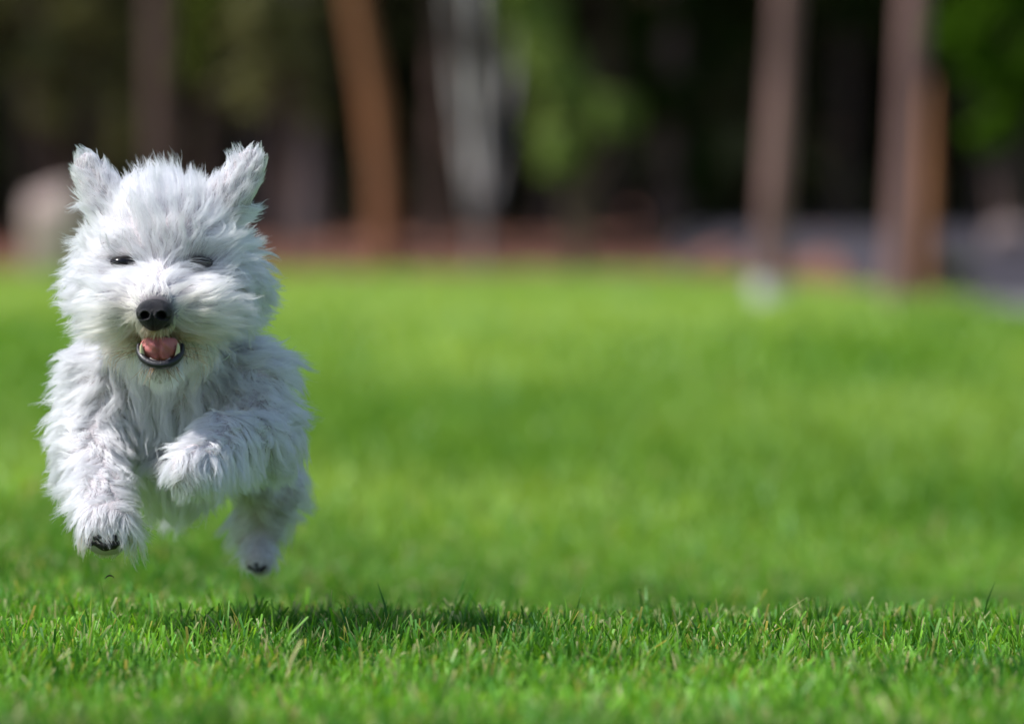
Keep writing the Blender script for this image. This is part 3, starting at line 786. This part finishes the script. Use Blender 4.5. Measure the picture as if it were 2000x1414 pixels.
u_, v_ = pix(hair_root); fr_ = hair_root[:, 1] < FOC + .08
tint = np.tile(np.array([.92, .915, .96]), (len(hair_root), 1))
tint *= r_.uniform(.95, 1.03, len(tint))[:, None] * r_.uniform(.87, 1.05, nw)[wi][:, None]
cream = fr_ * np.exp(-(((u_ - 308) / 110) ** 2 + ((v_ - 625) / 62) ** 2) ** 1.5)
tint *= 1 - cream[:, None] * np.array([.05, .10, .27])
rust = fr_ * np.exp(-(((u_ - 312) / 66) ** 2 + ((v_ - 650) / 17) ** 2)) * (r_.random(len(u_)) < .75)
rust2 = fr_ * np.exp(-(((np.abs(u_ - 312) - 75) / 40) ** 2 + ((v_ - 685) / 16) ** 2)) * (r_.random(len(u_)) < .35)
rust = np.clip(rust + rust2, 0, 1)[:, None]
tint = tint * (1 - rust) + np.array([.62, .36, .16]) * rust
eyed = np.zeros(len(u_))
for (a, b) in EYES: eyed += fr_ * np.exp(-(((u_ - a) / 34) ** 2 + ((v_ - b + 4) / 15) ** 2))
eyed = (np.clip(eyed, 0, 1) * (r_.random(len(u_)) < .5))[:, None]
tint = tint * (1 - eyed) + np.array([.20, .17, .17]) * eyed
nosed = (fr_ * np.exp(-(((u_ - 306) / 42) ** 2 + ((v_ - 615) / 40) ** 2) ** 3) * .55)[:, None]
tint = tint * (1 - nosed) + np.array([.30, .27, .27]) * nosed
paw = ((v_ > 1040) & (hair_root[:, 1] < FOC + .08) & (r_.random(len(u_)) < .45))[:, None]
tint = np.where(paw, tint * np.array([.92, .76, .64]), tint)
tint = np.clip(tint, 0.02, .965)
# moustache fringe hanging over the mouth, and locks sweeping past the eyes
re_ = np.random.default_rng(61); ex = []; et = []
def strand(p, d, L, curl, n=NS):
    q = [p]; d = np.array(d, float)
    for _ in range(n):
        d = d / np.linalg.norm(d); q.append(q[-1] + d * L / n); d = d + np.array(curl) / n
    return q
for i in range(1500):
    u0 = 312 + re_.normal(0, 24); v0 = re_.uniform(640, 657) - abs(u0 - 312) * .12
    if abs(u0 - 312) > 52: continue
    s_ = (u0 - 312) / 40; wv_ = .25 * math.sin(u0 * .55)
    ex.append(strand(surf(u0, v0), (s_ * .7 + wv_ + re_.normal(0, .08), -.55, -1), re_.uniform(8, 20) * PXM, (s_ * .5 + wv_, .5, -.5)))
    et.append(np.array([.50, .27, .10]) if re_.random() < .5 else np.array([.85, .76, .62]) * re_.uniform(.8, 1.05))
for (u1, v1, dx, dz, cz, n_) in ((282, 526, -1, .02, -.5, 230), (346, 520, 1, .50, -1.15, 150), (268, 500, -.7, .65, .2, 70), (405, 497, .6, .7, .2, 60)):
    for i in range(n_):
        k_ = re_.normal(0, 1)
        ex.append(strand(surf(u1 + re_.normal(0, 7), v1 + re_.normal(0, 3)), (dx, -.22 + re_.normal(0, .05), dz + .07 * k_), re_.uniform(50, 84) * PXM * (.55 if abs(dz) > .6 else 1), (0, .35, cz + .12 * k_)))
        et.append(np.array([.90, .895, .93]) * re_.uniform(.85, 1.03))
pts = np.concatenate([pts, np.array(ex)]); tint = np.concatenate([tint, np.array(et)])
# groom: thin out hairs that would cross the eyes or the open mouth
P2 = pts.reshape(-1, 3); pu, pv = pix(P2); pu = pu.reshape(len(pts), -1); pv = pv.reshape(len(pts), -1); near_ = pts[:, :1, 1] < FOC + .1
def crosses(a, b, ru, rv, tilt=0.0): return (near_ & (((pu - a) / ru) ** 2 + ((pv - b - tilt * (pu - a)) / rv) ** 2 < 1)).any(1)
drop = (crosses(243, 512, 18, 5, -.12) & (re_.random(len(pts)) < .82)) | (crosses(392, 512, 17, 5.5, .2) & (re_.random(len(pts)) < .88)) | (crosses(313, 687, 33, 21) & (re_.random(len(pts)) < .97)) | (crosses(306, 612, 28, 26) & (re_.random(len(pts)) < .97))
pts = pts[~drop]; tint = tint[~drop]
coat = add_hair("coat", pts, np.full(len(pts), .00011) * r_.uniform(.7, 1.2, len(pts)), tint, M_coat, dog)
coat["label"] = "long wavy white fur in tousled locks"

# ---- hard parts
def plain(name, col, rough=.5, spec=.5, coatw=0.0, sss=0.0, metal=0.0, bump=0.0, bscale=400):
    m, t = mat_new(name); o = t.nodes.new("ShaderNodeOutputMaterial"); b = t.nodes.new("ShaderNodeBsdfPrincipled")
    b.inputs['Base Color'].default_value = (*col, 1); b.inputs['Roughness'].default_value = rough
    b.inputs['Specular IOR Level'].default_value = spec; b.inputs['Coat Weight'].default_value = coatw; b.inputs['Coat Roughness'].default_value = .15
    b.inputs['Metallic'].default_value = metal; b.inputs['Subsurface Weight'].default_value = sss; b.inputs['Subsurface Scale'].default_value = .004
    if bump:
        n = t.nodes.new("ShaderNodeTexVoronoi"); n.inputs['Scale'].default_value = bscale
        g = t.nodes.new("ShaderNodeNewGeometry"); bp = t.nodes.new("ShaderNodeBump"); bp.inputs['Distance'].default_value = bump
        t.links.new(g.outputs['Position'], n.inputs['Vector']); t.links.new(n.outputs[0], bp.inputs['Height']); t.links.new(bp.outputs[0], b.inputs['Normal'])
    t.links.new(b.outputs[0], o.inputs[0]); return m
M_nose = plain("nose_leather", (.010, .009, .012), .42, .3, .0, 0, 0, .0007, 1300)
M_lip = plain("dark_lip", (.012, .011, .016), .45, .5, .1, 0, 0, .0003, 700)
M_tongue = plain("tongue", (.50, .165, .16), .6, .4, .05, .3, 0, .0003, 900)
M_tooth = plain("tooth", (.62, .58, .38), .35, .5, .2)
M_mouth = plain("mouth_inside", (.20, .045, .045), .5, .5, .2)
M_eye = plain("eye_black", (.004, .004, .006), .18, .3, 0)
M_lid = plain("dark_lid", (.014, .012, .014), .7, .2)
M_pad = plain("pad_leather", (.022, .020, .020), .75, .3, 0, 0, 0, .0008, 500)
M_metal = plain("brushed_metal", (.55, .58, .57), .3, .5, 0, 0, 1.0)
M_collar = plain("collar_webbing", (.10, .12, .115), .8, .3, 0, 0, 0, .0005, 900)

def sphere_obj(name, c, r, mat, parent, rot=0, deform=None, sub=4):
    bm = bmesh.new(); bmesh.ops.create_icosphere(bm, subdivisions=sub, radius=1)
    V = np.array([v.co for v in bm.verts]); F = np.array([[v.index for v in f.verts] for f in bm.faces]); bm.free()
    if deform is not None: V = deform(V)
    V = V * np.array(r); cs, sn = math.cos(rot), math.sin(rot)
    V = np.stack([V[:, 0] * cs + V[:, 2] * sn, V[:, 1], -V[:, 0] * sn + V[:, 2] * cs], 1)
    return mk_mesh(name, V + np.asarray(c), F, mat, True, parent)

# nose: broad top, narrower underside, two nostrils with side slits
def nose_def(V):
    x, y, z = V.T
    f = 1 - .30 * np.clip(-z, 0, 1) ** 1.3                 # narrower below
    x2 = np.sign(x) * np.abs(x) ** .9 * f * (1 + .06 * np.clip(z, 0, 1)); z2 = np.where(z > 0, z * .88, z)
    out = np.stack([x2, y, z2], 1)
    for s in (-1, 1):
        d = np.sqrt(((x2 - s * .45) / .26) ** 2 + ((z2 + .06) / .24) ** 2)
        e = np.sqrt(((x2 - s * .74) / .30) ** 2 + ((z2 + .26) / .11) ** 2)
        dep = np.clip(1 - d, 0, 1) ** .7 * .85 + np.clip(1 - e, 0, 1) ** .7 * .35
        out[:, 1] += np.where(y < 0, dep, 0)
        rim = np.exp(-((d - 1.25) / .25) ** 2) * .07; out[:, 1] -= np.where(y < 0, rim, 0)
    ph = np.exp(-(x2 / .06) ** 2) * .12 * np.clip(.3 - z2, 0, 1); out[:, 1] += np.where(y < 0, ph, 0)
    return out
cn = P(306, 612, 0); cn[1] = FOC - .040
nose = sphere_obj("nose", cn, (35 * PXM, .017, 33 * PXM), M_nose, dog, 0, nose_def, 6)

# eyes: dark globes sunk into the skin, with a lid above and below
for (a, b) in EYES:
    s = surf(a, b); r0 = 17 * PXM
    e = sphere_obj("eye", s + np.array([0, -r0 * .3, 0]), (r0 * 1.45, r0 * .8, r0 * .66), M_eye, dog, 0, None, 4)
    th = np.linspace(0, np.pi * 2, 26)
    lp = [s + np.array([math.cos(t) * 24 * PXM, r0 * (-.75 + .5 * abs(math.cos(t))), math.sin(t) * 8 * PXM]) for t in th[:-1]]
    lp.append(lp[0])
    V, F = tube(lp, [.0020] * 26, 8, cap=False); mk_mesh("eyelid", V, F, M_lid, True, e)

# mouth: bowl, tongue with a groove, dark U-shaped lip, canines and incisors
fy = FOC - .030
def U(u, v, dy): return P(u, v, dy)
mc = U(313, 682, .006)
def bowl(V):
    V = V.copy(); V[:, 1] = np.abs(V[:, 1]); return V
mouth = sphere_obj("mouth", mc + np.array([0, -.028, 0]), (36 * PXM, .034, 30 * PXM), M_mouth, dog, 0, bowl, 4)
def tong(V):
    x, y, z = V.T
    o = V.copy(); o[:, 0] = x * (1 + .12 * z); o[:, 2] = np.minimum(z, .72 + .05 * np.cos(x * 6)) - .15 * y
    o[:, 1] = y + .22 * np.exp(-(x / .10) ** 2) * (y < 0) + .05 * np.sin(x * 9 + z * 7)
    return o
tongue = sphere_obj("tongue", U(312, 680, -.010), (38 * PXM, .022, 28 * PXM), M_tongue, mouth, 0, tong, 5)
lp = []; lr = []
for t in np.linspace(-1, 1, 25):
    a = t * 1.75
    lp.append(U(313 + 43 * math.sin(a), 679 + 34 * math.cos(a) , -.032 + .030 * (1 - math.cos(a)) * .55 )); lr.append((8.2 * (1 - .55 * abs(t) ** 2)) * PXM)
V, F = tube(lp, lr, 14); lip = mk_mesh("lip", V, F, M_lip, True, mouth); fixtri(lip)
for s in (-1, 1):
    b = U(312 + 33 * s, 697, -.022); tp = U(312 + 35 * s, 670, -.026)
    V, F = tube([b, b * .6 + tp * .4 + np.array([s * .0008, 0, 0]), b * .25 + tp * .75 + np.array([s * .0008, 0, 0]), tp], [.0024, .0022, .0016, .0004], 10)
    o = mk_mesh("tooth", V, F, M_tooth, True, mouth); fixtri(o)
ip = [U(313 + 27 * math.sin(a), 683 + 24.5 * math.cos(a), -.027 + .004 * (1 - math.cos(a))) for a in np.linspace(-.85, .85, 31)]
V, F = tube(ip, [(.0013 + .00025 * abs(math.sin(k * .9))) * (1 - .5 * abs(k - 15) / 15) for k in range(31)], 8)
o = mk_mesh("lower_teeth", V, F, plain("small_teeth", (.46, .41, .38), .4), True, mouth); fixtri(o)

# paw pads: big heel pad and toe pads on the soles that show
PADS = [((207, 1064), (27, 13), [(176, 1057), (193, 1050), (217, 1050), (235, 1057)], 13, (0, 0)),
        ((346, 966), (11, 6), [], 6, (0, 0)),
        ((502, 1112), (17, 9), [(488, 1108), (500, 1103), (514, 1108)], 7, (0, 0))]
for (u, v), (ru, rv), toes, tr_, _ in PADS:
    c = surf(u, v)
    if abs(c[1] - FOC) > .8: c = P(u, v, .49)
    o = sphere_obj("paw_pad", c + np.array([0, ru * PXM * .35, 0]), (ru * PXM, ru * PXM * .7, rv * PXM), M_pad, dog, 0, lambda V: np.stack([V[:, 0] * (1 + .12 * np.sin(V[:, 2] * 4)), V[:, 1], V[:, 2] * (1 - .3 * np.abs(V[:, 0])) + .08 * np.sin(V[:, 0] * 7)], 1), 4)
    for (a, b) in toes:
        q = surf(a, b)
        if abs(q[1] - c[1]) > .04: q = P(a, b, c[1] - FOC - .004)
        sphere_obj("toe_pad", q + np.array([0, tr_ * PXM * .65, 0]), (tr_ * PXM, tr_ * PXM * .9, tr_ * PXM * .8), M_pad, o, 0, None, 3)

# whiskers: rusty, wiry, about the mouth
r2 = np.random.default_rng(44); wr = []
for i in range(74):
    s = 1 if r2.random() < .5 else -1
    k = i % 3
    if k == 0: u0, v0, d0, L0 = 306 + s * r2.uniform(18, 48), r2.uniform(640, 655), (s * .35, 0, -1), r2.uniform(24, 42)
    elif k == 1: u0, v0, d0, L0 = 312 + s * r2.uniform(40, 62), r2.uniform(675, 695), (s * 1., 0, -.25), r2.uniform(30, 60)
    else: u0, v0, d0, L0 = 312 + s * r2.uniform(10, 48), r2.uniform(715, 728), (s * .5, 0, -1), r2.uniform(18, 45)
    p = surf(u0, v0); d = np.array(d0, float) + r2.normal(0, .15, 3) + np.array([0, -.35, 0]); d /= np.linalg.norm(d)
    cv = np.array([s * r2.uniform(-.5, .6), .1, r2.uniform(-.9, .3)]); q = [p]
    for j in range(9):
        q.append(q[-1] + d * L0 * PXM / 9); d = d + cv * .09; d /= np.linalg.norm(d)
    wr.append(q)
wr = np.array(wr)
add_hair("whisker", wr, np.full(len(wr), .00030), np.tile([.30, .13, .05], (len(wr), 1)) * r2.uniform(.6, 1.4, (len(wr), 1)), M_coat, dog)["label"] = "rusty wiry whiskers around the mouth"

# collar sunk in the fur, with ring and disc
cc_ = P(338, 700, .175); ring = []
for t in np.linspace(0, 2 * np.pi, 41):
    d = np.array([math.cos(t), math.sin(t) * .95, .18 * math.cos(t) - .12 * math.sin(t) * -1])
    p = cc_.copy(); st_ = .02
    for _ in range(60):
        if sdf((cc_ + d * st_)[None])[0] > -.003: break
        st_ += .003
    ring.append(cc_ + d * (st_ - (.0 if (d[0] > .25 and d[1] < 0) else .010)))
V, F = tube(ring, [.0035] * 41, 10, cap=False); col = mk_mesh("collar", V, F, M_collar, True, dog); col["label"] = "dark grey collar sunk in the neck fur"
tc_ = surf(430, 748) + np.array([0, -.030, 0])
def torus(c, R0, r0, ax1, ax2, n=28, m=8):
    pts_ = [c + R0 * (math.cos(t) * ax1 + math.sin(t) * ax2) for t in np.linspace(0, 2 * np.pi, n)]
    return tube(pts_, [r0] * n, m, cap=False)
V, F = torus(tc_ + np.array([.003, 0, .031]), .0075, .0008, np.array([1, 0, 0.]), np.array([0, .3, .95])); mk_mesh("ring", V, F, M_metal, True, col)
Vd, Fd = tube([tc_ + np.array([0, .0012, 0]), tc_ - np.array([0, .0012, 0])], [.0125, .0125], 32)
Vd[:, 2] = (Vd[:, 2] - tc_[2]) * 1.25 + tc_[2]
tg_ = mk_mesh("name_tag", Vd, Fd, M_metal, False, col); fixtri(tg_)

# kicked-up scraps of grass in the air
for i, (u, v, dy, L0, lab) in enumerate([(213, 1131, .02, .010, "tiny dark curled clipping in the air below the dog's left-hand paw")]):
    c = P(u, v, dy); q = [c + np.array([L0 * (t - .5), 0, .35 * L0 * math.sin(t * 3.0)]) for t in np.linspace(0, 1, 7)]
    V, F = tube(q, [.0002, .0006, .0008, .0008, .0007, .0005, .0002] if i == 0 else [.001, .0015, .002, .002, .002, .0015, .001], 6)
    o = mk_mesh("grass_clipping", V, F, plain("dry_clipping", [(.05, .05, .02), (.5, .5, .25)][i], .8), True); fixtri(o)
    tag(o, lab, "clipping")
